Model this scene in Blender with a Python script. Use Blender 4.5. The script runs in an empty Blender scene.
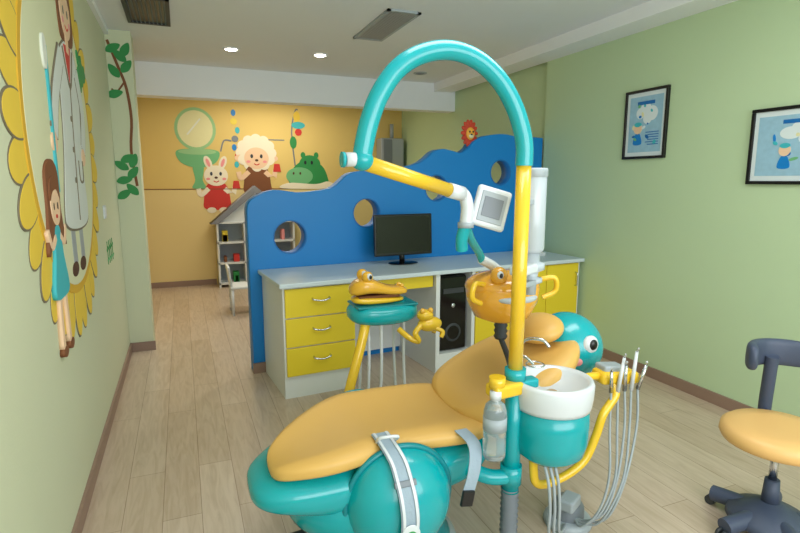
import bpy, bmesh, math, random
from mathutils import Vector, Matrix, Euler
random.seed(4)
S=bpy.context.scene
S.view_settings.view_transform='Standard'
PI=math.pi
# ---------------------------------------------------------------- materials
def lin(c):
    return tuple((v/255/12.92 if v/255<=.04045 else ((v/255+.055)/1.055)**2.4) for v in c)
def mat(name,rgb,rough=.5,metal=0,var=.04,bump=0,scale=6,trans=0,emit=0,coat=0,alpha=1):
    m=bpy.data.materials.new(name);m.use_nodes=True;nt=m.node_tree;N=nt.nodes;b=N['Principled BSDF']
    c=lin(rgb)
    tc=N.new('ShaderNodeTexCoord');nz=N.new('ShaderNodeTexNoise');nz.inputs['Scale'].default_value=scale;nz.inputs['Detail'].default_value=4
    nt.links.new(tc.outputs['Object'],nz.inputs['Vector'])
    mx=N.new('ShaderNodeMix');mx.data_type='RGBA'
    mx.inputs[6].default_value=(*[max(0,v*(1-var)) for v in c],1);mx.inputs[7].default_value=(*[min(1,v*(1+var)) for v in c],1)
    nt.links.new(nz.outputs['Fac'],mx.inputs[0]);nt.links.new(mx.outputs[2],b.inputs['Base Color'])
    b.inputs['Roughness'].default_value=rough;b.inputs['Metallic'].default_value=metal
    b.inputs['Transmission Weight'].default_value=trans;b.inputs['Coat Weight'].default_value=coat;b.inputs['Alpha'].default_value=alpha
    if emit:
        b.inputs['Emission Color'].default_value=(*c,1);b.inputs['Emission Strength'].default_value=emit
    if bump:
        bp=N.new('ShaderNodeBump');bp.inputs['Strength'].default_value=bump;bp.inputs['Distance'].default_value=.01
        n2=N.new('ShaderNodeTexNoise');n2.inputs['Scale'].default_value=90
        nt.links.new(tc.outputs['Object'],n2.inputs['Vector']);nt.links.new(n2.outputs['Fac'],bp.inputs['Height']);nt.links.new(bp.outputs[0],b.inputs['Normal'])
    return m
M={}
def mk(k,*a,**w): M[k]=mat(k,*a,**w)
mk('wall_green',(188,211,170),.7,var=.02,bump=.05,scale=1.5)
mk('wall_pale',(206,211,180),.7,var=.02,bump=.05,scale=1.5)
mk('wall_yellow',(222,194,116),.7,var=.03,bump=.05,scale=1.5)
mk('wall_yellow_low',(228,206,144),.7,var=.03,bump=.05,scale=1.5)
mk('ceiling_white',(230,234,236),.8,var=.01)
mk('ceiling_trim',(238,242,244),.7,var=.01)
mk('baseboard',(146,120,104),.5)
mk('blue',(0,124,200),.45,var=.02)
mk('blue_edge',(6,104,176),.5,var=.02)
mk('white',(222,226,226),.4,var=.01)
mk('worktop',(200,214,220),.3,var=.01)
mk('yellow_cab',(228,202,44),.4,var=.02)
mk('chrome',(205,208,212),.18,metal=1,var=.01)
mk('black',(12,12,14),.3)
mk('black_gloss',(6,6,8),.08)
mk('orange',(214,170,90),.45,var=.03,bump=.04,scale=5)
mk('orange_seat',(226,180,112),.45,var=.03,bump=.04,scale=5)
mk('orange_clear',(222,160,50),.15,var=.03,coat=.5)
mk('croc_yellow',(226,172,48),.25,var=.03,coat=.4)
mk('teal',(0,160,168),.25,var=.03,coat=.3)
mk('teal_dark',(0,128,136),.3,var=.03)
mk('yellow_tube',(230,188,40),.25,var=.02,coat=.4)
mk('plastic_white',(208,214,218),.3,var=.01,coat=.2)
mk('canister',(180,190,198),.25,var=.02,coat=.3)
mk('plastic_clear',(215,228,232),.08,trans=.75,var=.01)
mk('grey',(116,124,132),.45)
mk('grey_light',(158,168,174),.4)
mk('grey_blue',(66,76,98),.5,bump=.05)
mk('dark_grey',(52,56,60),.5)
mk('strap',(150,168,182),.7,bump=.2)
mk('cream',(218,220,182),.7,var=.03)
mk('petal',(232,198,66),.7,var=.08)
mk('petal_dk',(214,168,44),.7,var=.08)
mk('tooth',(226,230,218),.7)
mk('coat_white',(216,222,216),.7)
mk('wool',(238,228,204),.7)
mk('brown',(124,74,40),.7)
mk('outline',(120,110,90),.7)
mk('brown_dk',(84,52,32),.7)
mk('skin',(236,200,164),.7)
mk('red',(205,50,40),.6)
mk('green',(40,140,70),.6,var=.1)
mk('green_lt',(110,180,124),.6,var=.05)
mk('mint',(150,196,140),.6,var=.05)
mk('pale_mirror',(226,222,170),.6)
mk('pink',(236,150,150),.6)
mk('aqua',(60,180,190),.6)
mk('paper_white',(216,228,230),.6)
mk('paper_blue',(150,190,210),.6,var=.15,scale=30)
mk('roof_grey',(130,132,138),.6)
mk('lamp_on',(255,248,232),.5,emit=30)
mk('lion',(190,62,34),.6)
mk('lion_face',(236,170,60),.6)
def planks():
    m=bpy.data.materials.new('wood_planks');m.use_nodes=True;nt=m.node_tree;N=nt.nodes;b=N['Principled BSDF']
    tc=N.new('ShaderNodeTexCoord');mp=N.new('ShaderNodeMapping');mp.inputs['Rotation'].default_value=(0,0,PI/2)
    nt.links.new(tc.outputs['Object'],mp.inputs[0])
    br=N.new('ShaderNodeTexBrick');br.offset=.37
    br.inputs['Scale'].default_value=1;br.inputs['Brick Width'].default_value=1.2;br.inputs['Row Height'].default_value=.165
    br.inputs['Mortar Size'].default_value=.0018;br.inputs['Mortar Smooth'].default_value=.3
    br.inputs['Color1'].default_value=(*lin((204,187,167)),1);br.inputs['Color2'].default_value=(*lin((192,173,151)),1);br.inputs['Mortar'].default_value=(*lin((150,128,106)),1)
    nt.links.new(mp.outputs[0],br.inputs[0])
    mp2=N.new('ShaderNodeMapping');mp2.inputs['Scale'].default_value=(12,1.3,1);nt.links.new(tc.outputs['Object'],mp2.inputs[0])
    nz=N.new('ShaderNodeTexNoise');nz.inputs['Scale'].default_value=2.2;nz.inputs['Detail'].default_value=6;nz.inputs['Distortion'].default_value=1.6
    nt.links.new(mp2.outputs[0],nz.inputs[0])
    cr=N.new('ShaderNodeValToRGB');cr.color_ramp.elements[0].position=.32;cr.color_ramp.elements[0].color=(.78,.74,.68,1);cr.color_ramp.elements[1].position=.6;cr.color_ramp.elements[1].color=(1,1,1,1)
    nt.links.new(nz.outputs['Fac'],cr.inputs[0])
    mx=N.new('ShaderNodeMix');mx.data_type='RGBA';mx.blend_type='MULTIPLY';mx.inputs[0].default_value=.75
    nt.links.new(br.outputs['Color'],mx.inputs[6]);nt.links.new(cr.outputs[0],mx.inputs[7]);nt.links.new(mx.outputs[2],b.inputs['Base Color'])
    b.inputs['Roughness'].default_value=.3
    return m
M['floor']=planks()
# ---------------------------------------------------------------- helpers
def E(name,loc=(0,0,0)):
    o=bpy.data.objects.new(name,None);o.location=loc;o.empty_display_size=.1;bpy.context.collection.objects.link(o);return o
def link(o,par=None,m=None,smooth=True):
    if o.name not in bpy.context.collection.objects: bpy.context.collection.objects.link(o)
    if m is not None:
        o.data.materials.clear();o.data.materials.append(M[m] if isinstance(m,str) else m)
    if smooth and o.type=='MESH':
        for p in o.data.polygons:p.use_smooth=True
    if par is not None:
        o.parent=par;o.matrix_parent_inverse=Matrix.Translation(-par.location)
    return o
def turn(e,pivot,ang):
    p=Vector(pivot);R=Matrix.Rotation(ang,3,'Z');e.location=p+R@(e.location-p);e.rotation_euler=(0,0,ang)
def mesh_bm(name,bm,par,m,smooth):
    bmesh.ops.recalc_face_normals(bm,faces=bm.faces)
    me=bpy.data.meshes.new(name);bm.to_mesh(me);bm.free()
    return link(bpy.data.objects.new(name,me),par,m,smooth)
def box(name,a,b,m,par=None,bev=0,seg=2):
    bm=bmesh.new();bmesh.ops.create_cube(bm,size=1)
    for v in bm.verts:
        for i in range(3): v.co[i]=a[i]+(v.co[i]+.5)*(b[i]-a[i])
    if bev: bmesh.ops.bevel(bm,geom=list(bm.edges),offset=bev,segments=seg,profile=.5,affect='EDGES')
    return mesh_bm(name,bm,par,m,False)
def obox(name,c,size,rot,m,par=None,bev=0):
    bm=bmesh.new();bmesh.ops.create_cube(bm,size=1)
    for v in bm.verts: v.co=Vector([v.co[i]*size[i] for i in range(3)])
    if bev: bmesh.ops.bevel(bm,geom=list(bm.edges),offset=bev,segments=3,profile=.5,affect='EDGES')
    R=Euler(rot).to_matrix()
    for v in bm.verts: v.co=R@v.co+Vector(c)
    return mesh_bm(name,bm,par,m,False)
def ell3(name,c,r,m,par=None,rot=(0,0,0),pw=1.0):
    bm=bmesh.new();bmesh.ops.create_uvsphere(bm,u_segments=32,v_segments=18,radius=1)
    R=Euler(rot).to_matrix()
    for v in bm.verts:
        q=Vector([math.copysign(abs(v.co[i])**pw,v.co[i])*r[i] for i in range(3)])
        v.co=R@q+Vector(c)
    return mesh_bm(name,bm,par,m,True)
def lathe(name,prof,c,m,par=None,axis=(0,0,1),n=36,smooth=True):
    bm=bmesh.new();q=Vector((0,0,1)).rotation_difference(Vector(axis).normalized()).to_matrix();rings=[]
    for r,z in prof:
        if r<1e-5: rings.append([bm.verts.new(q@Vector((0,0,z))+Vector(c))])
        else: rings.append([bm.verts.new(q@Vector((r*math.cos(2*PI*k/n),r*math.sin(2*PI*k/n),z))+Vector(c)) for k in range(n)])
    for A,B in zip(rings,rings[1:]):
        if len(A)==1 and len(B)==1: continue
        for k in range(n):
            k2=(k+1)%n
            if len(A)==1: bm.faces.new((A[0],B[k],B[k2]))
            elif len(B)==1: bm.faces.new((A[k],A[k2],B[0]))
            else: bm.faces.new((A[k],A[k2],B[k2],B[k]))
    return mesh_bm(name,bm,par,m,smooth)
def cyl(name,p,q,r,m,par=None,r2=None,n=24,smooth=True):
    p=Vector(p);q=Vector(q);L=(q-p).length;r2=r if r2 is None else r2
    o=lathe(name,[(0,0),(r,0),(r2,L),(0,L)],p,m,par,axis=(q-p),n=n,smooth=False)
    if smooth:
        for f in o.data.polygons: f.use_smooth=(len(f.vertices)==4)
    return o
def catmull(pts,closed=False,k=8):
    P=[Vector(p) for p in pts];n=len(P);out=[]
    for i in range(n if closed else n-1):
        if closed: a,b,c,d=P[(i-1)%n],P[i],P[(i+1)%n],P[(i+2)%n]
        else: a,b,c,d=P[max(i-1,0)],P[i],P[i+1],P[min(i+2,n-1)]
        for j in range(k):
            t=j/k;out.append(.5*((2*b)+(c-a)*t+(2*a-5*b+4*c-d)*t*t+(3*b-a-3*c+d)*t**3))
    if not closed: out.append(P[-1])
    return out
def tube(name,pts,r,m,par=None,smooth=True,res=8,k=8):
    cu=bpy.data.curves.new(name,'CURVE');cu.dimensions='3D';cu.bevel_depth=r;cu.bevel_resolution=res//2+1;cu.use_fill_caps=True
    P=catmull(pts,k=k) if smooth else [Vector(p) for p in pts]
    sp=cu.splines.new('POLY');sp.points.add(len(P)-1)
    for s,p in zip(sp.points,P): s.co=(*p,1)
    o=bpy.data.objects.new(name+'_c',cu);bpy.context.collection.objects.link(o);bpy.context.view_layer.update()
    me=bpy.data.meshes.new_from_object(o.evaluated_get(bpy.context.evaluated_depsgraph_get()));bpy.data.objects.remove(o)
    me.name=name
    return link(bpy.data.objects.new(name,me),par,m,True)
def prism(name,loops,to3,depth,m,par=None):
    cu=bpy.data.curves.new(name,'CURVE');cu.dimensions='2D';cu.fill_mode='BOTH';cu.extrude=.5
    for L in loops:
        sp=cu.splines.new('POLY');sp.points.add(len(L)-1);sp.use_cyclic_u=True
        for s,p in zip(sp.points,L): s.co=(p[0],p[1],0,1)
    o=bpy.data.objects.new(name+'_c',cu);bpy.context.collection.objects.link(o);bpy.context.view_layer.update()
    me=bpy.data.meshes.new_from_object(o.evaluated_get(bpy.context.evaluated_depsgraph_get()));bpy.data.objects.remove(o)
    bm=bmesh.new();bm.from_mesh(me);bmesh.ops.remove_doubles(bm,verts=bm.verts,dist=1e-5)
    for v in bm.verts: v.co=Vector(to3(v.co.x,v.co.y,(v.co.z+.5)*depth))
    return mesh_bm(name,bm,par,m,False)
def el(cx,cy,rx,ry=None,rot=0,n=28):
    ry=rx if ry is None else ry;o=[]
    for k in range(n):
        t=2*PI*k/n;x=rx*math.cos(t);y=ry*math.sin(t)
        o.append((cx+x*math.cos(rot)-y*math.sin(rot),cy+x*math.sin(rot)+y*math.cos(rot)))
    return o
def sm(pts,k=5): return [(p.x,p.y) for p in catmull([(x,y,0) for x,y in pts],True,k)]
def loft(name,secs,m,par,pw=.7,n=36,dip=0):
    """secs: (cx,cy,cz,halfwidth_y,half_thick_up,half_thick_down) cross-sections in planes x=const"""
    bm=bmesh.new();rings=[]
    for (cx,cy,cz,w,tu,td) in secs:
        if w<1e-4: rings.append([bm.verts.new((cx,cy,cz))]);continue
        R=[]
        for k in range(n):
            t=2*PI*k/n;c,s=math.cos(t),math.sin(t)
            yy=math.copysign(abs(c)**pw,c)*w;zz=math.copysign(abs(s)**pw,s)*(tu if s>0 else td)
            if s>0: zz-=dip*max(0,1-(yy/w/.75)**2)*min(1,w/.2)
            R.append(bm.verts.new((cx,cy+yy,cz+zz)))
        rings.append(R)
    for A,B in zip(rings,rings[1:]):
        for k in range(n):
            k2=(k+1)%n
            if len(A)==1: bm.faces.new((A[0],B[k],B[k2]))
            elif len(B)==1: bm.faces.new((A[k],A[k2],B[0]))
            else: bm.faces.new((A[k],A[k2],B[k2],B[k]))
    o=mesh_bm(name,bm,par,m,True)
    md=o.modifiers.new('sub','SUBSURF');md.levels=1;md.render_levels=2
    return o
def ne(x,ny,fy,z,tu,td): return (x,(ny+fy)/2,z,(fy-ny)/2,tu,td)   # section from near/far edge
def ribbon(name,pts,w,th,m,par,side=(1,0,0)):
    P=catmull(pts,k=6);bm=bmesh.new();s=Vector(side).normalized()*w/2;rows=[]
    for i,p in enumerate(P):
        d=(P[min(i+1,len(P)-1)]-P[max(i-1,0)]).normalized();nrm=d.cross(Vector(side)).normalized()*th
        rows.append([bm.verts.new(x) for x in (p-s,p+s,p+s+nrm,p-s+nrm)])
    for A,B in zip(rows,rows[1:]):
        for k in range(4): bm.faces.new((A[k],A[(k+1)%4],B[(k+1)%4],B[k]))
    bm.faces.new(rows[0]);bm.faces.new(rows[-1])
    return mesh_bm(name,bm,par,m,False)
WL=-.5;WR=3.27;CZ=2.7;YB=8.1
def fl(name,pts,plane,layer,m,par,holes=()):
    o=.0015+(layer+random.uniform(0,.5))*.0015
    f={'L':lambda u,v,d:(WL+d,u,v),'B':lambda u,v,d:(u,YB-d,v),'R':lambda u,v,d:(WR-d,u,v),'P':lambda u,v,d:(u,5.1-d,v)}[plane]
    return prism(name,[pts,*holes],f,o,m,par)
def stroke(p,w):
    P=[Vector((a,b,0)) for a,b in p];P=catmull(P,k=4);L=[];Rr=[]
    for i,q in enumerate(P):
        d=(P[min(i+1,len(P)-1)]-P[max(i-1,0)]).normalized();n=Vector((-d.y,d.x,0))*w/2
        L.append((q+n).to_2d());Rr.append((q-n).to_2d())
    return [tuple(x) for x in L+Rr[::-1]]
# ---------------------------------------------------------------- room shell
box('floor',(-.7,-1.4,-.1),(3.6,8.3,0),'floor')
box('wall_left',(-.62,-1.3,0),(WL,YB,CZ),'wall_pale')
box('wall_right',(WR,-1.3,0),(3.45,4.36,CZ),'wall_green')
box('wall_right_rear',(WR+.05,4.36,0),(3.45,YB,CZ),'wall_green')
box('wall_back',(-.62,YB,0),(3.45,YB+.12,CZ),'wall_yellow')
wf=E('wall_front',(1.4,-1.3,0))
box('below_window',(-.62,-1.42,0),(3.45,-1.3,.7),'wall_green',wf)
box('above_window',(-.62,-1.42,2.5),(3.45,-1.3,CZ),'wall_green',wf)
box('left_of_window',(-.62,-1.42,.7),(-.3,-1.3,2.5),'wall_green',wf)
box('right_of_window',(3.1,-1.42,.7),(3.45,-1.3,2.5),'wall_green',wf)
win=E('window_1',(1.4,-1.36,1.6))
for i,(a,b) in enumerate([((-.3,-1.4,.7),(3.1,-1.33,.75)),((-.3,-1.4,2.45),(3.1,-1.33,2.5)),((-.3,-1.4,.75),(-.25,-1.33,2.45)),((3.05,-1.4,.75),(3.1,-1.33,2.45)),((.85,-1.4,.75),(.9,-1.33,2.45)),((1.95,-1.4,.75),(2.0,-1.33,2.45))]):
    box('frame_%d'%i,a,b,'white',win)
box('ceiling',(-.62,-1.42,CZ),(3.45,YB+.12,CZ+.1),'ceiling_white')
box('ceiling_beam',(WL,6.3,2.37),(WR+.05,6.5,CZ),'ceiling_trim')
box('trim_soffit',(3.02,-1.3,2.6),(WR,6.3,CZ),'ceiling_trim')
box('column_left',(WL,5.1,0),(-.31,5.35,CZ),'wall_pale')
box('trim_cornice',(WL,-1.3,2.66),(WL+.03,5.1,CZ),'ceiling_trim')
box('baseboard_left',(WL,-1.3,0),(WL+.015,5.085,.08),'baseboard')
box('baseboard_column',(WL,5.085,0),(-.295,5.1,.08),'baseboard')
box('baseboard_right',(WR-.015,-1.3,0),(WR,3.66,.08),'baseboard')
box('baseboard_back',(WL,YB-.015,0),(.4,YB,.08),'baseboard')
box('wall_left_rear',(WL,5.35,0),(WL+.01,YB,CZ),'wall_yellow')
box('wall_back_lower',(-.49,YB-.0012,0),(3.32,YB,1.37),'wall_yellow_low')
box('trim_wall_line',(-.48,YB-.008,1.37),(3.3,YB,1.38),'brown')
def vent(name,x0,x1,y0,y1,sl):
    e=E(name,((x0+x1)/2,(y0+y1)/2,CZ))
    z0,z1=CZ-.014,CZ
    for i,(a,b) in enumerate([((x0,y0),(x1,y0+.025)),((x0,y1-.025),(x1,y1)),((x0,y0),(x0+.025,y1)),((x1-.025,y0),(x1,y1))]):
        box('rim_%d'%i,(*a,z0),(*b,z1),sl,e)
    box('duct',(x0+.02,y0+.02,CZ-.003),(x1-.02,y1-.02,CZ-.0005),'black',e)
    n=9
    for i in range(n):
        x=x0+.035+(x1-x0-.07)*i/(n-1)
        obox('slat_%d'%i,(x,(y0+y1)/2,CZ-.009),(.013,y1-y0-.04,.002),(0,.75,0),sl if sl!='dark_grey' else 'grey',e)
vent('air_vent',-.3,0.0,4.12,4.78,'dark_grey');vent('air_vent',1.43,1.69,3.75,4.58,'grey_light')
def spot(x,y,on=True):
    e=E('ceiling_downlight',(x,y,CZ))
    lathe('bezel',[(.05,-.006),(.065,-.012),(.078,-.006),(.078,0)],(x,y,CZ),'ceiling_trim' if on else 'grey_light',e)
    lathe('lens',[(0,-.02),(.03,-.017),(.05,-.008),(.052,-.002)],(x,y,CZ),'lamp_on' if on else 'grey',e)
spot(.505,5.4);spot(1.325,5.32);spot(2.59,5.77,False);
# ---------------------------------------------------------------- blue partition
PIV=(.45,4.15,0);ANG=math.radians(4.5)
part=E('blue_partition',(1.9,4.2,0))
top=[(.45,1.24),(.46,1.32),(.52,1.375),(.66,1.425),(.85,1.405),(1.0,1.415),(1.13,1.44),(1.21,1.50),(1.30,1.56),(1.51,1.585),(1.72,1.60),(1.91,1.64),(2.0,1.69),(2.07,1.745),(2.15,1.77),(2.25,1.755),(2.34,1.74),(2.42,1.78),(2.49,1.85),(2.62,1.90),(2.8,1.92),(2.98,1.90),(3.12,1.905),(3.27,1.90)]
tp=[(p.x,p.y) for p in catmull([(a,b,0) for a,b in top],k=5)]
loop=[(.45,0.0)]+tp+[(3.27,0.0)]
holes=[(.77,1.06,.13),(1.42,1.23,.12),(2.09,1.43,.115),(2.78,1.57,.115)]
prism('panel',[loop]+[el(a,b,r,n=40) for a,b,r in holes],lambda u,v,d:(u,4.15+d,v),.13,'blue',part)
for i,(a,b,r) in enumerate(holes):
    prism('ring_%d'%i,[el(a,b,r+.006,n=40),el(a,b,r-.004,n=40)],lambda u,v,d:(u,4.147+d,v),.136,'blue_edge',part)
box('skirting',(.44,4.13,0),(.575,4.15,.08),'baseboard',part)
li=E('lion_ornament',(2.36,4.2,1.76));lx=2.46
for i in range(14):
    a=i*2*PI/14;ell3('mane_%d'%i,(lx+.055*math.cos(a),4.205,1.92+.085*math.sin(a)),(.038,.012,.02),'lion',li,rot=(0,-a,0))
ell3('mane_core',(lx,4.205,1.92),(.06,.018,.085),'lion',li)
ell3('face',(lx,4.187,1.915),(.045,.018,.055),'lion_face',li)
for s in(-1,1): ell3('eye_%d'%s,(lx+s*.018,4.169,1.93),(.008,.005,.01),'black',li)
ell3('nose',(lx,4.168,1.905),(.012,.008,.009),'black',li);ell3('muzzle',(lx,4.174,1.893),(.025,.012,.018),'cream',li)
box('stem',(lx-.01,4.19,1.79),(lx+.01,4.215,1.87),'lion',li)
# ---------------------------------------------------------------- reception counter
ct=E('reception_counter',(1.9,3.8,0))
F0=3.5;BK=4.14;RE=3.235
box('worktop',(.53,F0-.03,.79),(RE,BK,.822),'worktop',ct,.006)
box('carcass_drawers',(.56,F0+.02,.15),(1.08,BK,.79),'white',ct)
box('plinth_drawers',(.56,F0+.03,0),(1.08,BK,.15),'white',ct)
for i in range(3):
    z0=.165+i*.207
    box('drawer_%d'%i,(.572,F0,z0),(1.072,F0+.02,z0+.198),'yellow_cab',ct,.004)
    tube('handle_%d'%i,[(.76,F0,z0+.125),(.765,F0-.025,z0+.118),(.82,F0-.03,z0+.108),(.875,F0-.025,z0+.118),(.88,F0,z0+.125)],.006,'chrome',ct)
box('keyboard_drawer',(1.09,F0+.03,.69),(1.73,F0+.05,.785),'yellow_cab',ct,.003)
box('keyboard_shelf',(1.09,F0+.05,.69),(1.73,3.95,.705),'white',ct)
lathe('knob',[(0,.02),(.012,.018),(.012,0)],(1.41,F0+.03,.735),'chrome',ct,axis=(0,-1,0))
box('side_panel',(1.74,F0,0),(1.775,BK,.79),'white',ct)
box('niche_right_panel',(2.07,F0,0),(2.10,BK,.79),'white',ct)
box('niche_floor',(1.775,F0,0),(2.07,BK,.15),'white',ct)
box('niche_back',(1.775,BK-.02,.15),(2.07,BK,.79),'grey',ct)
box('back_panel',(1.08,BK-.02,.05),(1.74,BK,.79),'white',ct)
box('carcass_doors',(2.10,F0+.02,.12),(RE-.01,BK,.79),'white',ct)
box('plinth_doors',(2.10,F0+.05,0),(RE-.01,BK,.12),'white',ct)
for i in range(3):
    x0=2.11+i*.365
    box('door_%d'%i,(x0,F0,.13),(x0+.357,F0+.02,.78),'yellow_cab',ct,.004)
    hx=x0+(.32 if i!=1 else .04)
    tube('door_handle_%d'%i,[(hx,F0,.7),(hx,F0-.025,.69),(hx,F0-.028,.64),(hx,F0-.025,.59),(hx,F0,.58)],.006,'chrome',ct)
tw=E('computer_tower',(1.92,3.7,.15))
box('case',(1.80,3.56,.151),(2.05,4.0,.76),'black',tw,.012)
box('front_bezel',(1.805,3.545,.16),(2.045,3.56,.75),'black_gloss',tw,.006)
box('drive_bay',(1.83,3.54,.62),(2.02,3.546,.66),'dark_grey',tw)
lathe('power_button',[(0,.006),(.016,.005),(.018,0)],(1.925,3.545,.52),'chrome',tw,axis=(0,-1,0))
lathe('fan_ring',[(.055,.004),(.07,.006),(.075,0)],(1.925,3.545,.30),'dark_grey',tw,axis=(0,-1,0))
MX=1.67
mo=E('computer_monitor',(MX,3.92,.822))
ell3('stand_base',(MX,3.92,.829),(.13,.09,.007),'black_gloss',mo)
cyl('stand_neck',(MX,3.94,.83),(MX,3.95,.93),.022,'black',mo)
obox('bezel',(MX,3.92,1.06),(.52,.03,.335),(-.05,0,-.02),'black',mo,.008)
obox('screen',(MX-.001,3.903,1.065),(.485,.003,.29),(-.05,0,-.02),'black_gloss',mo)
kb=E('desk_phone',(2.95,3.85,.822))
obox('phone_body',(2.95,3.85,.845),(.18,.2,.035),(.1,0,.1),'plastic_white',kb,.01)
tube('handset',[(2.9,3.78,.875),(2.9,3.82,.895),(2.9,3.88,.9),(2.9,3.93,.885)],.016,'grey_light',kb)
for e in (part,li,ct,tw,mo,kb): turn(e,PIV,ANG)
for e in (ct,tw,mo,kb): e.location.x-=.025
# ---------------------------------------------------------------- framed posters
def frame(y0,y1,z0,z1,seed):
    e=E('framed_poster',(WR-.01,(y0+y1)/2,(z0+z1)/2));w=.02;X=WR
    for i,(a,b,c,d) in enumerate([(y0,y1,z0,z0+w),(y0,y1,z1-w,z1),(y0,y0+w,z0+w,z1-w),(y1-w,y1,z0+w,z1-w)]):
        box('frame_%d'%i,(X-.025,a,c),(X,b,d),'black',e,.003)
    box('paper',(X-.012,y0+w,z0+w),(X-.004,y1-w,z1-w),'paper_white',e)
    rnd=random.Random(seed);H=z1-z0;W=y1-y0
    def P(nm,pts,m,l): prism(nm,[pts],lambda u,v,d:(X-.012-d,u,v),.001+.001*(l+rnd.uniform(0,.5)),m,e)
    P('mount',[(y0+.045,z0+.05),(y1-.045,z0+.05),(y1-.045,z1-.05),(y0+.045,z1-.05)],'paper_blue',0)
    for i,(a,b,r) in enumerate([(.35,.65,.13),(.5,.72,.12),(.62,.66,.1),(.45,.58,.1)]): P('cloud_%d'%i,el(y0+W*a,z0+H*b,W*r,H*r*.8),'paper_white',1)
    s=H*.42
    P('body',sm([(y0+W*.66+a*s,z0+H*.3+b*s) for a,b in [(-.18,-.2),(.18,-.2),(.12,.1),(0,.18),(-.12,.1)]]),'blue',2)
    P('head',el(y0+W*.66,z0+H*.44,.09*s*2,.09*s*2),'skin',3);P('cap',el(y0+W*.66,z0+H*.50,.16*s,.08*s),'aqua',4)
    for i in range(14):
        P('figure_%d'%i,el(y0+W*rnd.uniform(.2,.8),z0+H*rnd.uniform(.22,.8),W*rnd.uniform(.015,.045),H*rnd.uniform(.015,.04),rnd.uniform(0,3)),rnd.choice(['aqua','blue','paper_white','green_lt','blue_edge','pale_mirror']),2)
    for i in range(6):
        P('text_%d'%i,[(y0+W*.17,z0+H*(.2+.035*i)),(y0+W*(.42+.05*(i%2)),z0+H*(.2+.035*i)),(y0+W*(.42+.05*(i%2)),z0+H*(.212+.035*i)),(y0+W*.17,z0+H*(.212+.035*i))],'blue_edge',2)
    P('title',[(y0+W*.3,z1-H*.22),(y1-W*.3,z1-H*.22),(y1-W*.3,z1-H*.17),(y0+W*.3,z1-H*.17)],'blue_edge',2)
frame(2.93,3.33,1.66,2.17,1);frame(1.68,2.30,1.475,1.92,5)
# ---------------------------------------------------------------- left wall mural
mu=E('sunflower_wall_mural',(WL,3.0,1.72))
cy,cz=3.0,1.72
for i in range(34):
    a=i*2*PI/34
    fl('petal_edge_%d'%i,el(cy+.81*math.cos(a),cz+.81*math.sin(a),.168,.088,a),'L',i%2*2,'outline',mu)
    fl('petal_%d'%i,el(cy+.81*math.cos(a),cz+.81*math.sin(a),.16,.08,a),'L',i%2*2+1,'petal',mu)
fl('disc',el(cy,cz,.76,n=60),'L',4,'petal_dk',mu);fl('disc_inner',el(cy,cz,.72,n=60),'L',5,'cream',mu)
# doctor in a long white coat
for k,y in ((0,2.95),(1,3.16)):
    fl('doctor_leg_%d'%k,stroke([(y,1.45),(y-.01,1.25),(y,1.10)],.10),'L',6,'grey_light',mu);fl('doctor_shoe_%d'%k,el(y-.03,1.08,.08,.035),'L',6.6,'brown_dk',mu)
C=[(3.02,2.12),(3.2,2.19),(3.38,2.17),(3.46,2.04),(3.42,1.8),(3.38,1.6),(3.42,1.35),(3.36,1.27),(3.1,1.25),(2.82,1.28),(2.78,1.36),(2.90,1.65),(2.94,1.9),(2.95,2.05)]
fl('coat_edge',sm(C),'L',7,'outline',mu);fl('coat_body',sm([(3.13+(a-3.13)*.955,1.7+(b-1.7)*.975) for a,b in C]),'L',8,'coat_white',mu)
def arm(n,p,l):
    fl(n+'_edge',stroke(p,.125),'L',l,'outline',mu);fl(n,stroke(p,.105),'L',l+.7,'coat_white',mu)
arm('coat_sleeve_l',[(3.02,2.08),(2.82,1.88),(2.72,1.70),(2.78,1.84)][:3],9);arm('coat_sleeve_r',[(3.40,2.06),(3.50,1.86),(3.42,1.66)],9)
fl('hand_l',el(2.70,1.66,.05,.045),'L',10.5,'skin',mu);fl('hand_r',el(3.40,1.62,.05,.045),'L',10.5,'skin',mu)
fl('toothbrush',stroke([(2.68,1.45),(2.69,2.05)],.024),'L',11,'aqua',mu);fl('brush_head',el(2.66,2.02,.035,.07),'L',11.6,'tooth',mu)
fl('coat_line',stroke([(3.2,1.98),(3.16,1.7),(3.13,1.3)],.01),'L',10,'outline',mu)
fl('coat_collar',stroke([(3.08,2.13),(3.2,1.95),(3.33,2.15)],.016),'L',10,'outline',mu)
fl('shirt',[(3.12,2.15),(3.20,1.98),(3.29,2.16)],'L',9.5,'red',mu)
fl('coat_pocket',stroke([(3.24,1.6),(3.25,1.5),(3.34,1.5),(3.35,1.6)],.01),'L',10,'outline',mu)
for i in range(3): fl('coat_button_%d'%i,el(3.14-.015*i,1.8-.15*i,.012,.014),'L',10.6,'outline',mu)
hx,hz=3.24,2.34
fl('doctor_hair',sm([(hx-.17,hz-.12),(hx-.17,hz+.08),(hx-.08,hz+.2),(hx+.07,hz+.2),(hx+.17,hz+.08),(hx+.18,hz-.1),(hx+.1,hz-.17),(hx-.1,hz-.17)]),'L',8.6,'brown',mu)
fl('doctor_neck',stroke([(hx-.02,hz-.08),(hx-.03,hz-.22)],.07),'L',9.8,'skin',mu);fl('doctor_face',el(hx-.01,hz-.01,.125,.14),'L',10.4,'skin',mu)
fl('doctor_fringe',sm([(hx-.14,hz+.0),(hx-.12,hz+.14),(hx,hz+.18),(hx+.12,hz+.13),(hx+.14,hz),(hx+.04,hz+.08),(hx-.06,hz+.07)]),'L',11,'brown',mu)
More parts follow.
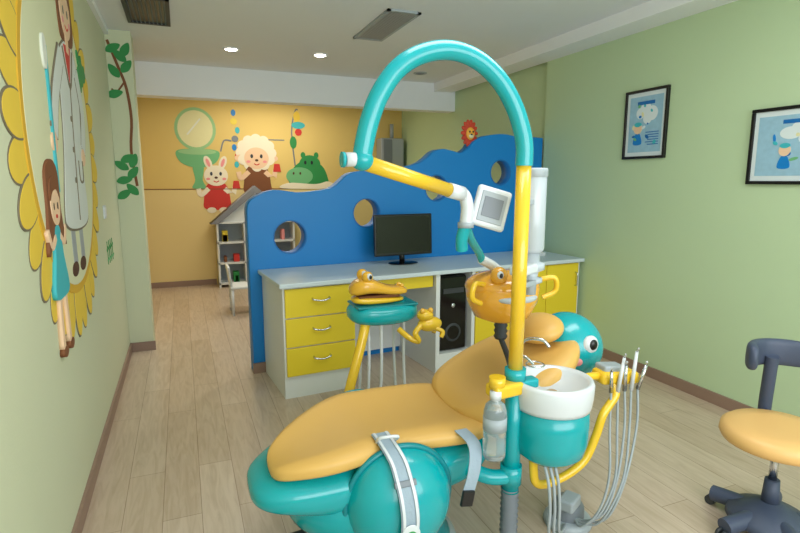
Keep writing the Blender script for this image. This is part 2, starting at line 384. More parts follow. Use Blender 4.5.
for k in(-1,1): fl('doctor_eye_%d'%(k>0),el(hx-.01+.05*k,hz-.02,.013,.02),'L',11.4,'black',mu);fl('doctor_cheek_%d'%(k>0),el(hx-.01+.075*k,hz-.07,.022,.015),'L',11.4,'pink',mu)
fl('doctor_mouth',stroke([(hx-.05,hz-.09),(hx-.01,hz-.105),(hx+.03,hz-.09)],.01),'L',11.6,'red',mu)
def kid(px,pz,s,dress,hair,tag,flip=1):
    def Q(pts): return [(px+flip*a*s,pz+b*s) for a,b in pts]
    for k in(-.05,.05): fl(tag+'_leg_%d'%(k>0),Q(stroke([(k,-.2),(k*1.4,-.36),(k*1.6,-.52)],.045)),'L',11,'skin',mu);fl(tag+'_shoe_%d'%(k>0),Q(el(k*1.6+.02,-.54,.05,.028)),'L',12,'brown',mu)
    fl(tag+'_hair_back',Q(sm([(-.15,.18),(-.13,.36),(0,.42),(.13,.36),(.14,.15),(.2,-.02),(.08,.05),(-.08,.05),(-.2,-.04)])),'L',12,hair,mu)
    fl(tag+'_dress',Q(sm([(-.05,.08),(.05,.08),(.09,-.06),(.16,-.24),(0,-.27),(-.16,-.24),(-.09,-.06)])),'L',13,dress,mu)
    for k in(-1,1): fl(tag+'_arm_%d'%(k>0),Q(stroke([(.05*k,.04),(.14*k,.0),(.2*k,.08)],.035)),'L',13.6,'skin',mu)
    fl(tag+'_face',Q(el(0,.2,.1,.105)),'L',14,'skin',mu)
    fl(tag+'_fringe',Q(sm([(-.11,.22),(-.09,.31),(0,.34),(.09,.31),(.11,.22),(.04,.27),(-.05,.26)])),'L',15,hair,mu)
    for k in(-1,1): fl(tag+'_eye_%d'%(k>0),Q(el(.04*k,.19,.011,.018)),'L',15,'black',mu)
    fl(tag+'_mouth',Q(el(0,.14,.02,.01)),'L',15,'red',mu)
kid(2.55,1.24,.82,'aqua','brown','girl')
for i in range(9):
    fl('leaf_%d'%i,el(3.60+.07*math.cos(i*1.7),2.10+.05*math.sin(i*2.3),.07,.03,i*.9),'L',9,'green',mu)
lt=E('wall_lettering',(WL,4.3,1.0))
for i in range(4):
    y=4.16+.09*i
    fl('glyph_a%d'%i,stroke([(y,.92),(y+.01,1.0),(y,1.08)],.014),'L',1,'green',lt);fl('glyph_b%d'%i,stroke([(y-.025,1.02),(y+.03,1.04)],.014),'L',2,'green',lt);fl('glyph_c%d'%i,stroke([(y-.02,.95),(y+.035,.96)],.012),'L',3,'green_lt',lt)
sw=E('light_switch',(WL,4.16,1.28));box('plate',(WL,4.115,1.24),(WL+.01,4.205,1.33),'plastic_white',sw,.003);box('rocker',(WL+.01,4.13,1.255),(WL+.014,4.19,1.315),'white',sw,.001)
tr=E('tree_wall_mural',(-.4,5.1,2))
fl('trunk',stroke([(-.485,2.62),(-.42,2.42),(-.37,2.25),(-.35,2.0),(-.37,1.75),(-.345,1.45)],.022),'P',0,'brown',tr)
fl('branch',stroke([(-.38,2.3),(-.44,2.22),(-.48,2.24)],.014),'P',0,'brown',tr)
for i,(x,z,r) in enumerate([(-.45,2.56,.5),(-.40,2.50,2.4),(-.36,2.42,.9),(-.45,2.38,2.2),(-.36,2.55,1.1),(-.46,2.2,.3),(-.40,1.68,.4),(-.45,1.62,2.6),(-.37,1.56,.9),(-.44,1.50,.2),(-.38,1.42,2.3),(-.45,1.38,.6),(-.36,1.66,1.2)]):
    fl('leaf_%d'%i,sm([(x+dx*math.cos(r)-dy*math.sin(r),z+dx*math.sin(r)+dy*math.cos(r)) for dx,dy in [(-.06,0),(-.02,.032),(.03,.026),(.065,0),(.03,-.026),(-.02,-.032)]]),'P',1+i%2,'green',tr)
# ---------------------------------------------------------------- play-area wall cartoons
ca=E('cartoon_wall_mural',(1,YB,1.7))
def B(n,p,l,m,h=()): fl(n,p,'B',l+1,m,ca,h)
B('mirror_frame',el(.23,2.2,.27,.29),0,'mint',);B('mirror_glass',el(.23,2.2,.23,.25),1,'pale_mirror')
B('mirror_shine',stroke([(.12,2.12),(.3,2.34)],.02),2,'tooth')
B('basin',sm([(-.03,1.90),(.24,1.93),(.52,1.90),(.47,1.74),(.24,1.67),(.02,1.74)]),1,'green_lt');B('basin_top',el(.24,1.89,.25,.04),2,'mint')
B('basin_stem',sm([(.17,1.7),(.31,1.7),(.29,1.5),(.33,1.39),(.15,1.39),(.19,1.5)]),0,'green_lt')
B('tap',stroke([(.55,1.9),(.6,2.05),(.7,2.05)],.02),1,'grey')
for i in range(7): B('bubble_%d'%i,el(.76+.03*math.sin(i*2),1.72+i*.12,.032+.015*(i%2),.045),1,['aqua','red','blue','grey','aqua','yellow_cab','blue'][i])
def animal(n,x,z,s,fur,curly=False,ears='long',top='red'):
    def Q(p): return [(x+a*s,z+b*s) for a,b in p]
    B(n+'_body',Q(sm([(-.13,.05),(.13,.05),(.2,-.2),(.17,-.34),(-.17,-.34),(-.2,-.2)])),2,top)
    B(n+'_arm_l',Q(stroke([(-.12,-.02),(-.24,-.12),(-.27,-.02)],.07)),3,fur);B(n+'_arm_r',Q(stroke([(.12,-.02),(.24,-.12),(.27,.0)],.07)),3,fur)
    B(n+'_cup',Q([(.24,-.02),(.36,-.02),(.34,.1),(.26,.1)]),4,'red')
    for k in(-1,1):
        B(n+'_foot_%d'%(k>0),Q(el(.09*k,-.36,.07,.045)),3,fur)
        if ears=='long': B(n+'_ear_%d'%(k>0),Q(el(.11*k,.38,.055,.11,-.35*k)),1,fur);B(n+'_inear_%d'%(k>0),Q(el(.11*k,.38,.025,.07,-.35*k)),2,'pink')
        else: B(n+'_ear_%d'%(k>0),Q(el(.24*k,.18,.08,.05)),2,fur)
    if curly:
        B(n+'_curl_base',Q(el(0,.26,.25,.22)),1,curly)
        for i in range(12): B(n+'_curl_%d'%i,Q(el(.22*math.cos(i*PI/6),.26+.2*math.sin(i*PI/6),.08)),2+.2*i/12,curly)
    B(n+'_head',Q(el(0,.18,.18,.16)),3.6,fur)
    for k in(-1,1): B(n+'_eye_%d'%(k>0),Q(el(.07*k,.21,.02,.03)),5,'black');B(n+'_cheek_%d'%(k>0),Q(el(.12*k,.13,.03,.02)),5,'pink')
    B(n+'_nose',Q(el(0,.15,.025,.018)),5,'brown_dk');B(n+'_mouth',Q(stroke([(-.04,.10),(0,.08),(.04,.10)],.015)),5,'red')
animal('bunny',.47,1.40,.9,'wool',top='red');animal('sheep',1.04,1.64,.96,'skin',curly='wool',ears='side',top='brown')
B('hippo_body',sm([(1.5,1.42),(1.55,1.65),(1.75,1.8),(2.0,1.72),(2.1,1.5),(2.05,1.4),(1.6,1.38)]),2,'green');B('hippo_snout',el(1.66,1.56,.2,.13),3.6,'green_lt');B('hippo_head',el(1.82,1.74,.16,.13),3,'green')
for k in(-1,1): B('hippo_ear_%d'%(k>0),el(1.82+.1*k,1.87,.035,.045),2,'green');B('hippo_eye_%d'%(k>0),el(1.8+.05*k,1.76,.018,.028),5,'black');B('hippo_nostril_%d'%(k>0),el(1.62+.05*k,1.6,.014,.02),5,'brown_dk')
B('tub',sm([(1.4,1.38),(2.2,1.38),(2.1,1.48),(1.9,1.44),(1.5,1.46)]),4.6,'wool')
B('shower_pipe',stroke([(1.6,1.7),(1.56,2.2),(1.62,2.5),(1.66,2.52)],.02),1,'grey');B('shower_head',el(1.66,2.3,.1,.05),2,'aqua');B('shower_top',el(1.64,2.42,.05,.08),2,'petal');B('shower_knob',el(1.66,2.2,.05,.05),3,'red');B('shower_base',el(1.58,2.05,.05,.09),2,'green')
B('towel_rail',stroke([(1.2,2.08),(1.45,2.08)],.015),1,'grey')
# ---------------------------------------------------------------- play-area furniture
dh=E('dollhouse_shelf',(.95,7.9,0))
x0,x1,y0,y1=.42,1.5,7.78,8.05
for i,x in enumerate([x0,.78,1.14,x1-.025]): box('upright_%d'%i,(x,y0,0),(x+.025,y1,.92),'white',dh)
for i,z in enumerate([.04,.33,.62,.9]): box('shelf_%d'%i,(x0,y0,z),(x1,y1,z+.025),'white',dh)
box('back_board',(x0,y1-.01,.04),(x1,y1,.92),'grey_light',dh)
prism('gable',[[(x0,.925),(x1,.925),((x0+x1)/2,1.36)]],lambda u,v,d:(u,y0+.03+d,v),.2,'white',dh)
xm=(x0+x1)/2
prism('roof_left',[[(x0-.08,.90),(xm,1.42),(xm,1.32),(x0+.03,.90)]],lambda u,v,d:(u,y0-.02+d,v),.29,'roof_grey',dh)
prism('roof_right',[[(x1+.08,.90),(xm,1.42),(xm,1.32),(x1-.03,.90)]],lambda u,v,d:(u,y0-.02+d,v),.29,'roof_grey',dh)
prism('attic_window',[el(xm,1.08,.1)],lambda u,v,d:(u,y0+.02+d,v),.01,'grey',dh)
for i in range(16):
    cx=x0+.06+.33*(i%3)*1.08+random.uniform(0,.18);lv=[.065,.355,.645][i//3%3];h=random.uniform(.07,.2)
    box('toy_%d'%i,(cx,y0+.04,lv),(cx+random.uniform(.03,.08),y0+.18,lv+h),random.choice(['red','aqua','yellow_cab','pink','green','blue','brown']),dh,.004)
cc=E('childs_chair',(.6,6.2,0))
for i,(x,y,h) in enumerate([(.46,6.08,.3),(.74,6.08,.3),(.46,6.36,.3),(.74,6.36,.3)]): cyl('leg_%d'%i,(x,y,0),(x,y,h),.016,'white',cc)
box('seat',(.44,6.06,.3),(.76,6.38,.325),'white',cc,.008)
for i in range(4): cyl('slat_%d'%i,(.452,6.09+.087*i,.32),(.43,6.09+.087*i,.54),.012,'white',cc)
box('top_rail',(.415,6.07,.50),(.445,6.37,.55),'white',cc,.01)
wh=E('water_heater',(3.1,7.98,1.9))
box('case',(2.88,7.86,1.66),(3.26,8.09,2.14),'grey_light',wh,.02);box('panel',(2.92,7.85,1.68),(3.06,7.862,2.12),'grey',wh,.005);cyl('pipe',(3.1,7.98,2.14),(3.1,7.98,2.36),.03,'grey_light',wh)
# ---------------------------------------------------------------- dental chair
ch=E('dental_chair',(.8,1.9,0))
cy=1.93
loft('seat_cushion',[(.225,1.80,.495,0,0,0),ne(.23,1.74,1.87,.495,.02,.02),ne(.25,1.70,1.92,.50,.033,.028),ne(.31,1.67,2.00,.51,.043,.033),ne(.40,1.645,2.09,.518,.05,.038),ne(.50,1.645,2.17,.526,.052,.042),ne(.60,1.675,2.22,.53,.05,.045),ne(.72,1.695,2.24,.525,.045,.045),ne(.86,1.68,2.23,.522,.05,.045),ne(.97,1.655,2.215,.525,.05,.045),ne(1.05,1.67,2.18,.53,.04,.04),ne(1.10,1.75,2.11,.53,.025,.03),(1.115,1.93,.53,0,0,0)],'orange',ch,pw=.62,dip=.024)
loft('backrest_cushion',[(1.00,cy,.55,0,0,0),(1.005,cy,.55,.18,.03,.03),(1.05,cy,.575,.25,.055,.05),(1.15,cy,.61,.29,.065,.055),(1.28,cy,.66,.30,.07,.055),(1.40,cy,.71,.28,.065,.055),(1.50,cy,.75,.23,.06,.05),(1.56,cy,.775,.17,.045,.04),(1.60,cy,.78,.08,.02,.02),(1.605,cy,.78,0,0,0)],'orange',ch,pw=.65,dip=.02)
loft('body_shell',[(.155,1.82,.42,0,0,0),ne(.16,1.74,1.92,.42,.03,.03),ne(.195,1.68,1.98,.42,.05,.05),ne(.27,1.65,2.06,.42,.07,.075),ne(.38,1.64,2.13,.415,.08,.11),ne(.55,1.65,2.2,.41,.085,.15),ne(.75,1.66,2.21,.41,.085,.16),ne(.95,1.66,2.2,.42,.085,.15),(1.08,cy,.43,.23,.07,.11),(1.14,cy,.44,.12,.04,.05),(1.15,cy,.44,0,0,0)],'teal',ch,pw=.75)
loft('back_shell',[(1.04,cy,.47,0,0,0),(1.05,cy,.47,.15,.03,.03),(1.15,cy,.53,.24,.05,.06),(1.3,cy,.59,.26,.05,.07),(1.42,cy,.645,.23,.05,.06),(1.54,cy,.69,.17,.05,.05),(1.60,cy,.71,.08,.03,.03),(1.61,cy,.71,0,0,0)],'teal',ch)
lathe('pedestal',[(0,.02),(.26,.02),(.27,.035),(.24,.06),(.17,.09),(.14,.16),(.14,.30),(0,.30)],(.72,cy,0),'teal_dark',ch)
lathe('floor_plate',[(0,0),(.29,0),(.3,.01),(.29,.022),(0,.022)],(.72,cy,0),'grey_light',ch)
ell3('belly_shell',(.62,1.86,.30),(.33,.25,.17),'teal',ch)
for s,(yy,nm) in enumerate(((1.67,'near'),(2.19,'far'))):
    ell3('flipper_'+nm,(.67,yy,.35),(.2,.16,.2),'teal',ch)
    tube('flipper_rim_'+nm,[(.67+.203*math.cos(a*PI/12),yy+(-.01 if s==0 else .01),.35+.203*math.sin(a*PI/12)) for a in range(25)],.012,'teal_dark',ch)
HX=1.625
ell3('turtle_head',(HX,cy,.74),(.15,.17,.155),'teal',ch)
ell3('headrest_cushion',(HX-.165,cy,.84),(.10,.13,.055),'orange',ch,rot=(0,-.35,0))
for s in(-1,1):
    ell3('eye_white_%d'%s,(HX+.0,cy+s*.150,.785),(.040,.026,.042),'plastic_white',ch);ell3('pupil_%d'%s,(HX,cy+s*.170,.79),(.021,.012,.024),'black',ch)
    ell3('cheek_%d'%s,(HX-.06,cy+s*.148,.715),(.028,.014,.02),'pink',ch)
# straps
ribbon('strap_front',[(.625,1.74,.575),(.63,1.67,.565),(.64,1.60,.535),(.64,1.55,.50),(.645,1.515,.44),(.645,1.495,.37),(.64,1.50,.29),(.64,1.53,.2)],.066,.004,'strap',ch)
for k in(-1,1): ribbon('strap_border_%d'%k,[(.625+k*.024,1.738,.580),(.63+k*.024,1.665,.570),(.64+k*.024,1.593,.539),(.64+k*.024,1.542,.503),(.645+k*.024,1.508,.44),(.645+k*.024,1.488,.37),(.64+k*.024,1.493,.29)],.01,.002,'plastic_white',ch)
tube('strap_loop',[(.60,1.70,.565),(.60,1.66,.60),(.66,1.65,.60),(.665,1.69,.565)],.006,'plastic_white',ch)
obox('strap_buckle',(.643,1.535,.485),(.08,.012,.022),(-.5,0,0),'grey',ch,.004)
ell3('strap_badge',(.642,1.484,.325),(.035,.006,.04),'plastic_white',ch);ell3('strap_badge_mark',(.642,1.479,.325),(.02,.004,.02),'green',ch)
ribbon('strap_side',[(.93,1.68,.56),(.95,1.61,.53),(.93,1.57,.46),(.9,1.56,.38)],.05,.004,'strap',ch)
obox('strap_clip',(.895,1.553,.36),(.05,.014,.06),(0,.2,0),'black',ch,.005)
tube('power_hose',[(.45,1.95,.1),(.3,1.85,.16),(.2,1.75,.2),(.15,1.66,.12),(.14,1.55,.03),(.12,1.4,.018),(.1,1.2,.018)],.018,'dark_grey',ch)
# ---------------------------------------------------------------- delivery unit
un=E('dental_delivery_unit',(1.13,1.62,0))
PY=1.62
lathe('corrugated_hose',[(0,0)]+[(.036 if i%2 else .028,.0+.0115*i) for i in range(28)]+[(0,.315)],(1.122,PY,0),'grey',un)
cyl('pole_lower',(1.124,PY,.30),(1.128,PY,.775),.034,'teal',un)
cyl('pole_upper',(1.128,PY,.775),(1.133,PY,1.56),.027,'yellow_tube',un)
cyl('pole_collar',(1.128,PY,.755),(1.128,PY,.80),.04,'teal',un)
tube('arch',[(1.133,PY,1.55),(1.133,PY,1.61),(1.12,PY,1.67),(1.085,PY,1.75),(1.03,PY,1.825),(.96,PY,1.88),(.88,PY,1.91),(.797,PY,1.912),(.71,PY,1.885),(.641,PY,1.835),(.588,PY,1.76),(.555,PY,1.68),(.535,PY,1.60),(.53,PY,1.56)],.031,'teal',un,k=10,res=12)
cyl('arch_end',(.53,PY,1.565),(.47,PY-.01,1.562),.022,'plastic_white',un)
ell3('arch_joint',(.53,PY,1.562),(.036,.036,.034),'teal',un)
cyl('end_knob',(.47,PY-.01,1.562),(.46,PY-.01,1.562),.024,'teal',un)
cyl('swing_arm',(.545,1.625,1.553),(.90,1.73,1.462),.025,'yellow_tube',un)
cyl('arm_sleeve',(.89,1.727,1.465),(.955,1.745,1.45),.027,'plastic_white',un)
tube('knuckle',[(.93,1.745,1.46),(.965,1.75,1.445),(.98,1.75,1.40),(.975,1.75,1.33)],.024,'plastic_white',un)
cyl('knuckle_ring',(.975,1.75,1.345),(.975,1.75,1.325),.03,'grey_light',un)
TR=Euler((-.15,.28,-.25));RM=TR.to_matrix();TC=Vector((1.075,1.74,1.395))
obox('tablet_body',TC,(.135,.03,.155),TR,'plastic_white',un,.012)
obox('tablet_face',TC+RM@Vector((0,-.016,0)),(.10,.006,.115),TR,'grey_light',un,.002)
obox('tablet_screen',TC+RM@Vector((0,-.0195,0)),(.075,.004,.075),TR,'grey',un,.001)
cyl('tablet_mount',(.975,1.75,1.37),(1.04,1.76,1.385),.016,'plastic_white',un)
tube('teal_arm_a',[(.972,1.75,1.33),(.965,1.76,1.28),(.972,1.77,1.24)],.023,'teal',un)
tube('teal_arm_b',[(.985,1.755,1.32),(1.03,1.80,1.27),(1.10,1.86,1.21),(1.13,1.88,1.17)],.016,'teal',un)
# lamp head: frog-faced dome
LX,LY,LZ=1.24,1.9,1.06;k=1.3
ell3('lamp_dome',(LX,LY,LZ),(.125*k,.11*k,.05*k),'orange_clear',un)
lathe('lamp_shade',[(.04*k,-.12*k),(.09*k,-.10*k),(.115*k,-.05*k),(.12*k,0),(.112*k,0),(.105*k,-.045*k),(.08*k,-.09*k),(.04*k,-.11*k)],(LX,LY,LZ),'orange_clear',un)
for s in(-1,1):
    ell3('lamp_eye_%d'%s,(LX+s*.075,LY-.09,LZ+.06),(.036,.034,.036),'orange_clear',un);ell3('lamp_eyeball_%d'%s,(LX+s*.075-.008,LY-.112,LZ+.065),(.016,.014,.018),'plastic_white',un);ell3('lamp_pupil_%d'%s,(LX+s*.075-.01,LY-.123,LZ+.065),(.008,.006,.01),'black',un)
    tube('lamp_handle_%d'%s,[(LX+s*.12,LY-.06,LZ+.02),(LX+s*.19,LY-.1,LZ+.035),(LX+s*.20,LY-.1,LZ-.02),(LX+s*.15,LY-.08,LZ-.05)],.011,'yellow_tube',un)
ell3('lamp_lens',(LX,LY-.11,LZ-.035),(.095,.05,.026),'canister',un)
lathe('lamp_flex',[(0,0)]+[(.03 if i%2 else .024,-.012*i) for i in range(9)]+[(0,-.1)],(LX,LY,LZ-.14),'dark_grey',un)
tube('lamp_stalk',[(LX,LY,LZ-.23),(LX-.02,LY-.1,LZ-.30),(1.14,PY+.03,.73)],.012,'dark_grey',un)
tube('lamp_hanger',[(1.12,1.875,1.18),(1.18,1.89,1.15),(LX,LY,1.11)],.02,'plastic_white',un)
CX,CY=1.238,1.70
lathe('canister',[(0,1.54),(.04,1.54),(.047,1.53),(.047,1.24),(.04,1.225),(0,1.225)],(CX,CY,0),'canister',un)
lathe('canister_cap',[(0,1.545),(.048,1.545),(.05,1.535),(.05,1.515),(.047,1.51)],(CX,CY,0),'grey_light',un)
lathe('canister_foot',[(0,1.225),(.032,1.225),(.032,1.19),(.052,1.185),(.052,1.16),(.03,1.155),(.026,1.13),(.045,1.125),(.045,1.11),(.024,1.105),(.022,1.06),(0,1.06)],(CX,CY,0),'canister',un)
obox('canister_bracket',(1.19,1.66,1.17),(.17,.06,.035),(0,0,.5),'plastic_white',un,.008)
obox('canister_bracket_low',(1.20,1.66,1.115),(.13,.04,.02),(0,0,.5),'grey_light',un,.004)
obox('canister_bracket_top',(1.19,1.66,1.42),(.12,.02,.02),(0,0,.5),'grey_light',un,.003)
# spittoon
SX,SY=1.278,1.59
lathe('spittoon_bowl',[(0,.69),(.06,.693),(.105,.71),(.130,.738),(.138,.752),(.150,.751),(.156,.738),(.154,.69),(.150,.66),(.146,.645),(0,.645)],(SX,SY,0),'plastic_white',un)
lathe('spittoon_body',[(0,.655),(.140,.655),(.145,.58),(.143,.51),(.13,.46),(.095,.43),(0,.42)],(SX,SY,0),'teal',un)
cyl('drain',(SX,SY,.692),(SX,SY,.698),.02,'chrome',un)
tube('cup_filler',[(SX-.06,SY+.12,.73),(SX-.062,SY+.12,.84),(SX-.05,SY+.105,.88),(SX-.01,SY+.06,.885),(SX+.01,SY+.04,.86)],.0065,'chrome',un)
tube('bowl_rinser',[(SX-.10,SY+.09,.73),(SX-.10,SY+.09,.80),(SX-.085,SY+.07,.825),(SX-.06,SY+.04,.80)],.0055,'chrome',un)
tube('wire_cup_ring',[(SX-.03+.035*math.cos(a*PI/6),SY+.07+.035*math.sin(a*PI/6),.785) for a in range(13)],.003,'chrome',un)
obox('yellow_bracket',(1.07,PY-.02,.735),(.13,.075,.05),(0,0,.1),'yellow_tube',un,.012)
cyl('yellow_bracket_knob',(1.03,PY-.03,.75),(1.03,PY-.03,.79),.03,'yellow_tube',un)
obox('bracket_arm',(1.17,PY-.01,.74),(.09,.05,.035),(0,0,0),'teal',un,.008)
lathe('water_bottle',[(0,.485),(.036,.487),(.042,.50),(.042,.56),(.039,.565),(.042,.575),(.042,.67),(.035,.695),(.018,.71),(.018,.735),(0,.735)],(1.012,1.57,0),'plastic_clear',un)
lathe('bottle_cap',[(0,.745),(.021,.745),(.021,.715),(.018,.715)],(1.012,1.57,0),'plastic_white',un)
lathe('bottle_label',[(.0425,.60),(.0435,.60),(.0435,.65),(.0425,.65)],(1.012,1.57,0),'grey_light',un)
tube('support_elbow',[(1.124,PY,.37),(1.09,PY+.0,.365),(1.03,PY+.02,.37),(.97,PY+.08,.39),(.93,PY+.2,.41)],.03,'teal',un)
cyl('elbow_flange',(1.124,PY,.335),(1.124,PY,.41),.042,'teal',un)
tube('tray_arm',[(SX+.13,SY+.03,.70),(1.48,1.62,.715),(1.56,1.63,.705)],.016,'yellow_tube',un)
obox('instrument_holder',(1.62,1.62,.70),(.18,.09,.055),(0,.08,-.1),'yellow_tube',un,.018)
obox('holder_top',(1.60,1.63,.735),(.10,.07,.03),(0,.08,-.1),'grey_light',un,.008)
tube('yellow_loop',[(1.59,1.60,.685),(1.59,1.58,.64),(1.555,1.575,.60),(1.52,1.57,.565),(1.49,1.57,.48),(1.45,1.57,.40),(1.40,1.57,.36),(1.33,1.57,.335),(1.25,1.57,.325),(1.205,1.57,.345),(1.20,1.58,.40),(1.205,1.59,.46)],.017,'yellow_tube',un)
HL=[(0,.07,-.02),(.002,.12,.01),(.0,.09,-.015),(.004,.14,.006),(-.002,.08,.02)]
for i in range(5):
    x=1.56+.031*i;y=1.575-.004*i;dy,h,dx=HL[i]
    cyl('handpiece_%d'%i,(x,y,.655),(x+dx,y-.015+dy,.68+h),.009,'plastic_white' if i%2 else 'chrome',un,r2=.006)
    cyl('handpiece_tip_%d'%i,(x+dx,y-.015+dy,.68+h),(x+dx-.012,y-.03,.70+h),.004,'chrome',un)
    tube('hose_%d'%i,[(x,y,.66),(x+.004*(i%3-1),y-.01,.50),(x-.01-.012*i+.01*(i%2),y-.03,.30),(x-.045-.016*i,y-.02,.15),(x-.085-.012*i,y+.03,.06+.012*(i%3)),(1.49,1.66,.06)],.005,'grey_light',un)
for i in range(3):
    x=1.215+.022*i
    tube('suction_hose_%d'%i,[(x,1.55,.46),(x-.005,1.50,.38),(x,1.49,.28),(x+.03,1.52,.14),(1.44,1.66,.04)],.006,'grey_light',un)
lathe('suction_base',[(0,0),(.10,0),(.105,.012),(.10,.03),(.085,.04),(0,.045)],(1.50,1.72,0),'grey_light',un)
lathe('suction_dome',[(.07,.04),(.068,.085),(.05,.115),(0,.12)],(1.50,1.72,0),'grey',un)
obox('suction_box',(1.47,1.68,.13),(.10,.07,.05),(0,0,.5),'grey_light',un,.01)
# ---------------------------------------------------------------- crocodile instrument cart
cr=E('crocodile_cart',(1.06,2.9,0))
loft('tray_body',[(.85,2.9,.735,0,0,0),(.855,2.9,.735,.06,.03,.03),(.89,2.9,.735,.12,.055,.06),(.98,2.9,.735,.15,.06,.07),(1.08,2.9,.735,.15,.055,.075),(1.18,2.9,.735,.14,.06,.07),(1.25,2.9,.735,.10,.05,.05),(1.275,2.9,.735,.04,.02,.02),(1.28,2.9,.735,0,0,0)],'teal',cr)
box('tray_rim',(.88,2.79,.775),(1.25,3.01,.79),'teal_dark',cr,.006)
loft('croc_upper_jaw',[(.855,2.88,.875,0,0,0),(.86,2.88,.875,.035,.025,.025),(.895,2.88,.885,.075,.052,.04),(.96,2.88,.895,.09,.06,.035),(1.03,2.88,.878,.08,.04,.028),(1.10,2.88,.86,.07,.028,.022),(1.17,2.88,.855,.065,.032,.02),(1.205,2.88,.853,.035,.018,.012),(1.21,2.88,.853,0,0,0)],'croc_yellow',cr)
loft('croc_lower_jaw',[(.87,2.88,.82,0,0,0),(.875,2.88,.82,.05,.02,.02),(.95,2.88,.815,.075,.022,.025),(1.08,2.88,.81,.065,.018,.02),(1.18,2.88,.81,.04,.012,.015),(1.19,2.88,.81,0,0,0)],'yellow_tube',cr)
box('croc_mouth',(.9,2.83,.825),(1.15,2.93,.845),'brown',cr,.005)
for s in(-1,1):
    ell3('croc_eye_%d'%s,(.95,2.88+s*.05,.955),(.032,.028,.034),'croc_yellow',cr);ell3('croc_eyeball_%d'%s,(.955,2.88+s*.05-.02,.96),(.017,.013,.02),'plastic_white',cr);ell3('croc_pupil_%d'%s,(.958,2.88+s*.05-.031,.96),(.009,.006,.012),'black',cr)
    ell3('croc_nostril_%d'%s,(1.17,2.88+s*.025,.888),(.014,.012,.012),'croc_yellow',cr)
for i,(x,y) in enumerate([(.95,2.82),(1.02,2.8),(1.17,2.82),(.95,2.98),(1.17,2.98)]):
    tube('leg_%d'%i,[(x,y,.70),(x,y,.4),(x+.02*(1 if x>1.06 else -1),y,.02)],.009,'plastic_white',cr)
lathe('foot_ring',[(.11,0),(.14,0),(.145,.012),(.14,.024),(.11,.024),(.11,0)],(1.06,2.9,0),'grey_light',cr)
tube('yellow_leg',[(.945,2.84,.72),(.905,2.8,.6),(.80,2.75,.30),(.72,2.72,.028)],.028,'yellow_tube',cr)
tube('yellow_arm',[(1.13,2.80,.64),(1.17,2.74,.60),(1.22,2.72,.58),(1.20,2.72,.63),(1.24,2.73,.67)],.017,'yellow_tube',cr)
ell3('frog_puppet_body',(1.30,2.74,.67),(.075,.05,.045),'yellow_tube',cr);ell3('frog_puppet_head',(1.27,2.74,.725),(.05,.045,.035),'yellow_tube',cr)
for s in(-1,1): ell3('frog_eye_%d'%s,(1.27+s*.025,2.72,.755),(.016,.014,.018),'croc_yellow',cr);tube('frog_leg_%d'%s,[(1.32,2.74+s*.03,.65),(1.36,2.74+s*.05,.63),(1.345,2.73+s*.05,.60)],.013,'yellow_tube',cr)
# ---------------------------------------------------------------- operator stool
X0,Y0=2.265,1.35;DZ=.015
st=E('operator_stool',(X0,Y0,0))
for i in range(5):
    a=.5+i*2*PI/5;d=Vector((math.cos(a),math.sin(a),0));p=Vector((X0,Y0,0))
    tube('leg_%d'%i,[p+d*.03+Vector((0,0,.075)),p+d*.13+Vector((0,0,.068)),p+d*.23+Vector((0,0,.055))],.036,'grey_blue',st)
    w=p+d*.235;t=Vector((-d.y,d.x,0))
    for s in(-1,1): cyl('caster_%d_%d'%(i,s),w+t*(.006*s)+Vector((0,0,.022)),w+t*(.02*s)+Vector((0,0,.022)),.022,'dark_grey',st)
lathe('hub',[(0,.03),(.12,.03),(.16,.05),(.15,.08),(.08,.115),(.04,.14),(0,.14)],(X0,Y0,0),'grey_blue',st)
cyl('gas_cover',(X0,Y0,.13),(X0,Y0,.24),.035,'grey_blue',st,r2=.028);cyl('gas_lift',(X0,Y0,.23),(X0,Y0,.39),.016,'chrome',st)
lathe('seat_pan',[(0,.365),(.06,.36),(.17,.38),(.185,.395),(0,.395)],(X0,Y0,DZ),'dark_grey',st)
lathe('seat_cushion',[(0,.385),(.18,.385),(.205,.395),(.215,.415),(.21,.445),(.19,.46),(.12,.464),(0,.458)],(X0,Y0,DZ),'orange_seat',st)
tube('back_post',[(X0+.05,Y0+.03,.38),(X0+.16,Y0+.14,.38),(X0+.20,Y0+.19,.42),(X0+.19,Y0+.18,.61),(X0+.18,Y0+.17,.71)],.027,'grey_blue',st)
BP=[(X0+.02,Y0+.14),(X0+.08,Y0+.20),(X0+.17,Y0+.21),(X0+.25,Y0+.16),(X0+.31,Y0+.06)]
P=catmull([(a,b,0) for a,b in BP],k=6);bm=bmesh.new();rings=[]
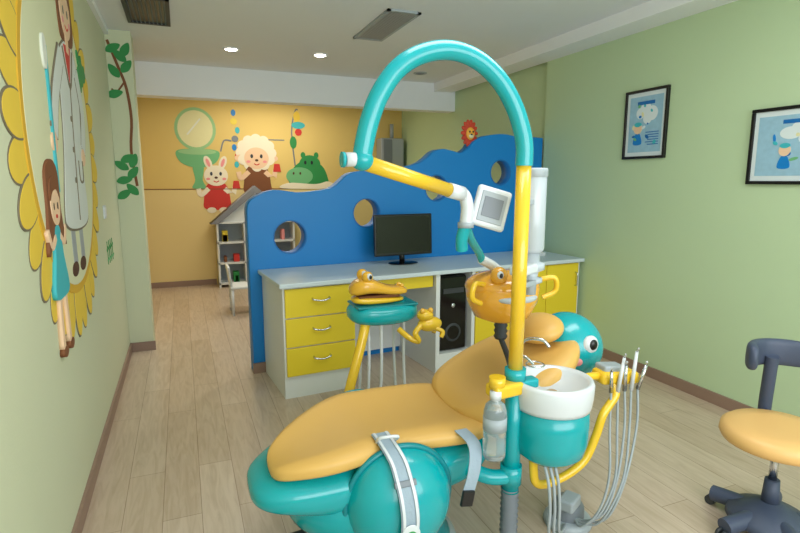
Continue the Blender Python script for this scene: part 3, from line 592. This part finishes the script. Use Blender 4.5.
for i,p in enumerate(P):
    d=(P[min(i+1,len(P)-1)]-P[max(i-1,0)]).normalized();nn=Vector((-d.y,d.x,0));e=math.sqrt(max(0,1-((i/(len(P)-1)*2-1)**8)))*.98+.02
    rings.append([bm.verts.new(p+nn*(.022*math.copysign(abs(math.cos(t*PI/8))**.7,math.cos(t*PI/8))*e)+Vector((0,0,.722+.062*e*math.copysign(abs(math.sin(t*PI/8))**.6,math.sin(t*PI/8))))) for t in range(16)])
for A,B_ in zip(rings,rings[1:]):
    for q in range(16): bm.faces.new((A[q],A[(q+1)%16],B_[(q+1)%16],B_[q]))
bm.faces.new(rings[0]);bm.faces.new(rings[-1])
mesh_bm('backrest',bm,st,'grey_blue',True)
# ---------------------------------------------------------------- lights
def area(n,loc,rot,sx,sy,e,c):
    l=bpy.data.lights.new(n,'AREA');l.shape='RECTANGLE';l.size=sx;l.size_y=sy;l.energy=e;l.color=c
    o=bpy.data.objects.new(n,l);o.location=loc;o.rotation_euler=rot;bpy.context.collection.objects.link(o)
area('window_daylight',(1.4,-1.28,1.65),(math.radians(86),0,0),3.3,1.7,102,(.93,.97,1))
area('play_area_ceiling_lamp',(1.2,7.2,2.66),(0,0,0),1.2,.6,26,(1,.90,.74))
for n,x,y,e in(('downlight_lamp_a',.505,5.4,26),('downlight_lamp_b',1.325,5.32,26)):
    l=bpy.data.lights.new(n,'SPOT');l.energy=e*2;l.spot_size=2.4;l.spot_blend=1;l.shadow_soft_size=.05;l.color=(1,.94,.84)
    o=bpy.data.objects.new(n,l);o.location=(x,y,2.66);bpy.context.collection.objects.link(o)
area('room_fill_light',(1.4,1.6,2.64),(0,0,0),1.6,.6,24,(.98,.99,1))  # added fill near the ceiling to even out the room, no fixture here
w=bpy.data.worlds.new('sky');S.world=w;w.use_nodes=True
nt=w.node_tree;bg=nt.nodes['Background'];sk=nt.nodes.new('ShaderNodeTexSky');sk.sky_type='HOSEK_WILKIE';sk.turbidity=5
nt.links.new(sk.outputs[0],bg.inputs[0]);bg.inputs[1].default_value=1.0
# ---------------------------------------------------------------- camera
c=bpy.data.cameras.new('camera');c.lens=24;c.sensor_width=36;c.clip_start=.05
o=bpy.data.objects.new('camera',c);o.location=(0,0,1.5);o.rotation_euler=(math.radians(90-9.2),0,math.radians(-22.1))
bpy.context.collection.objects.link(o);S.camera=o
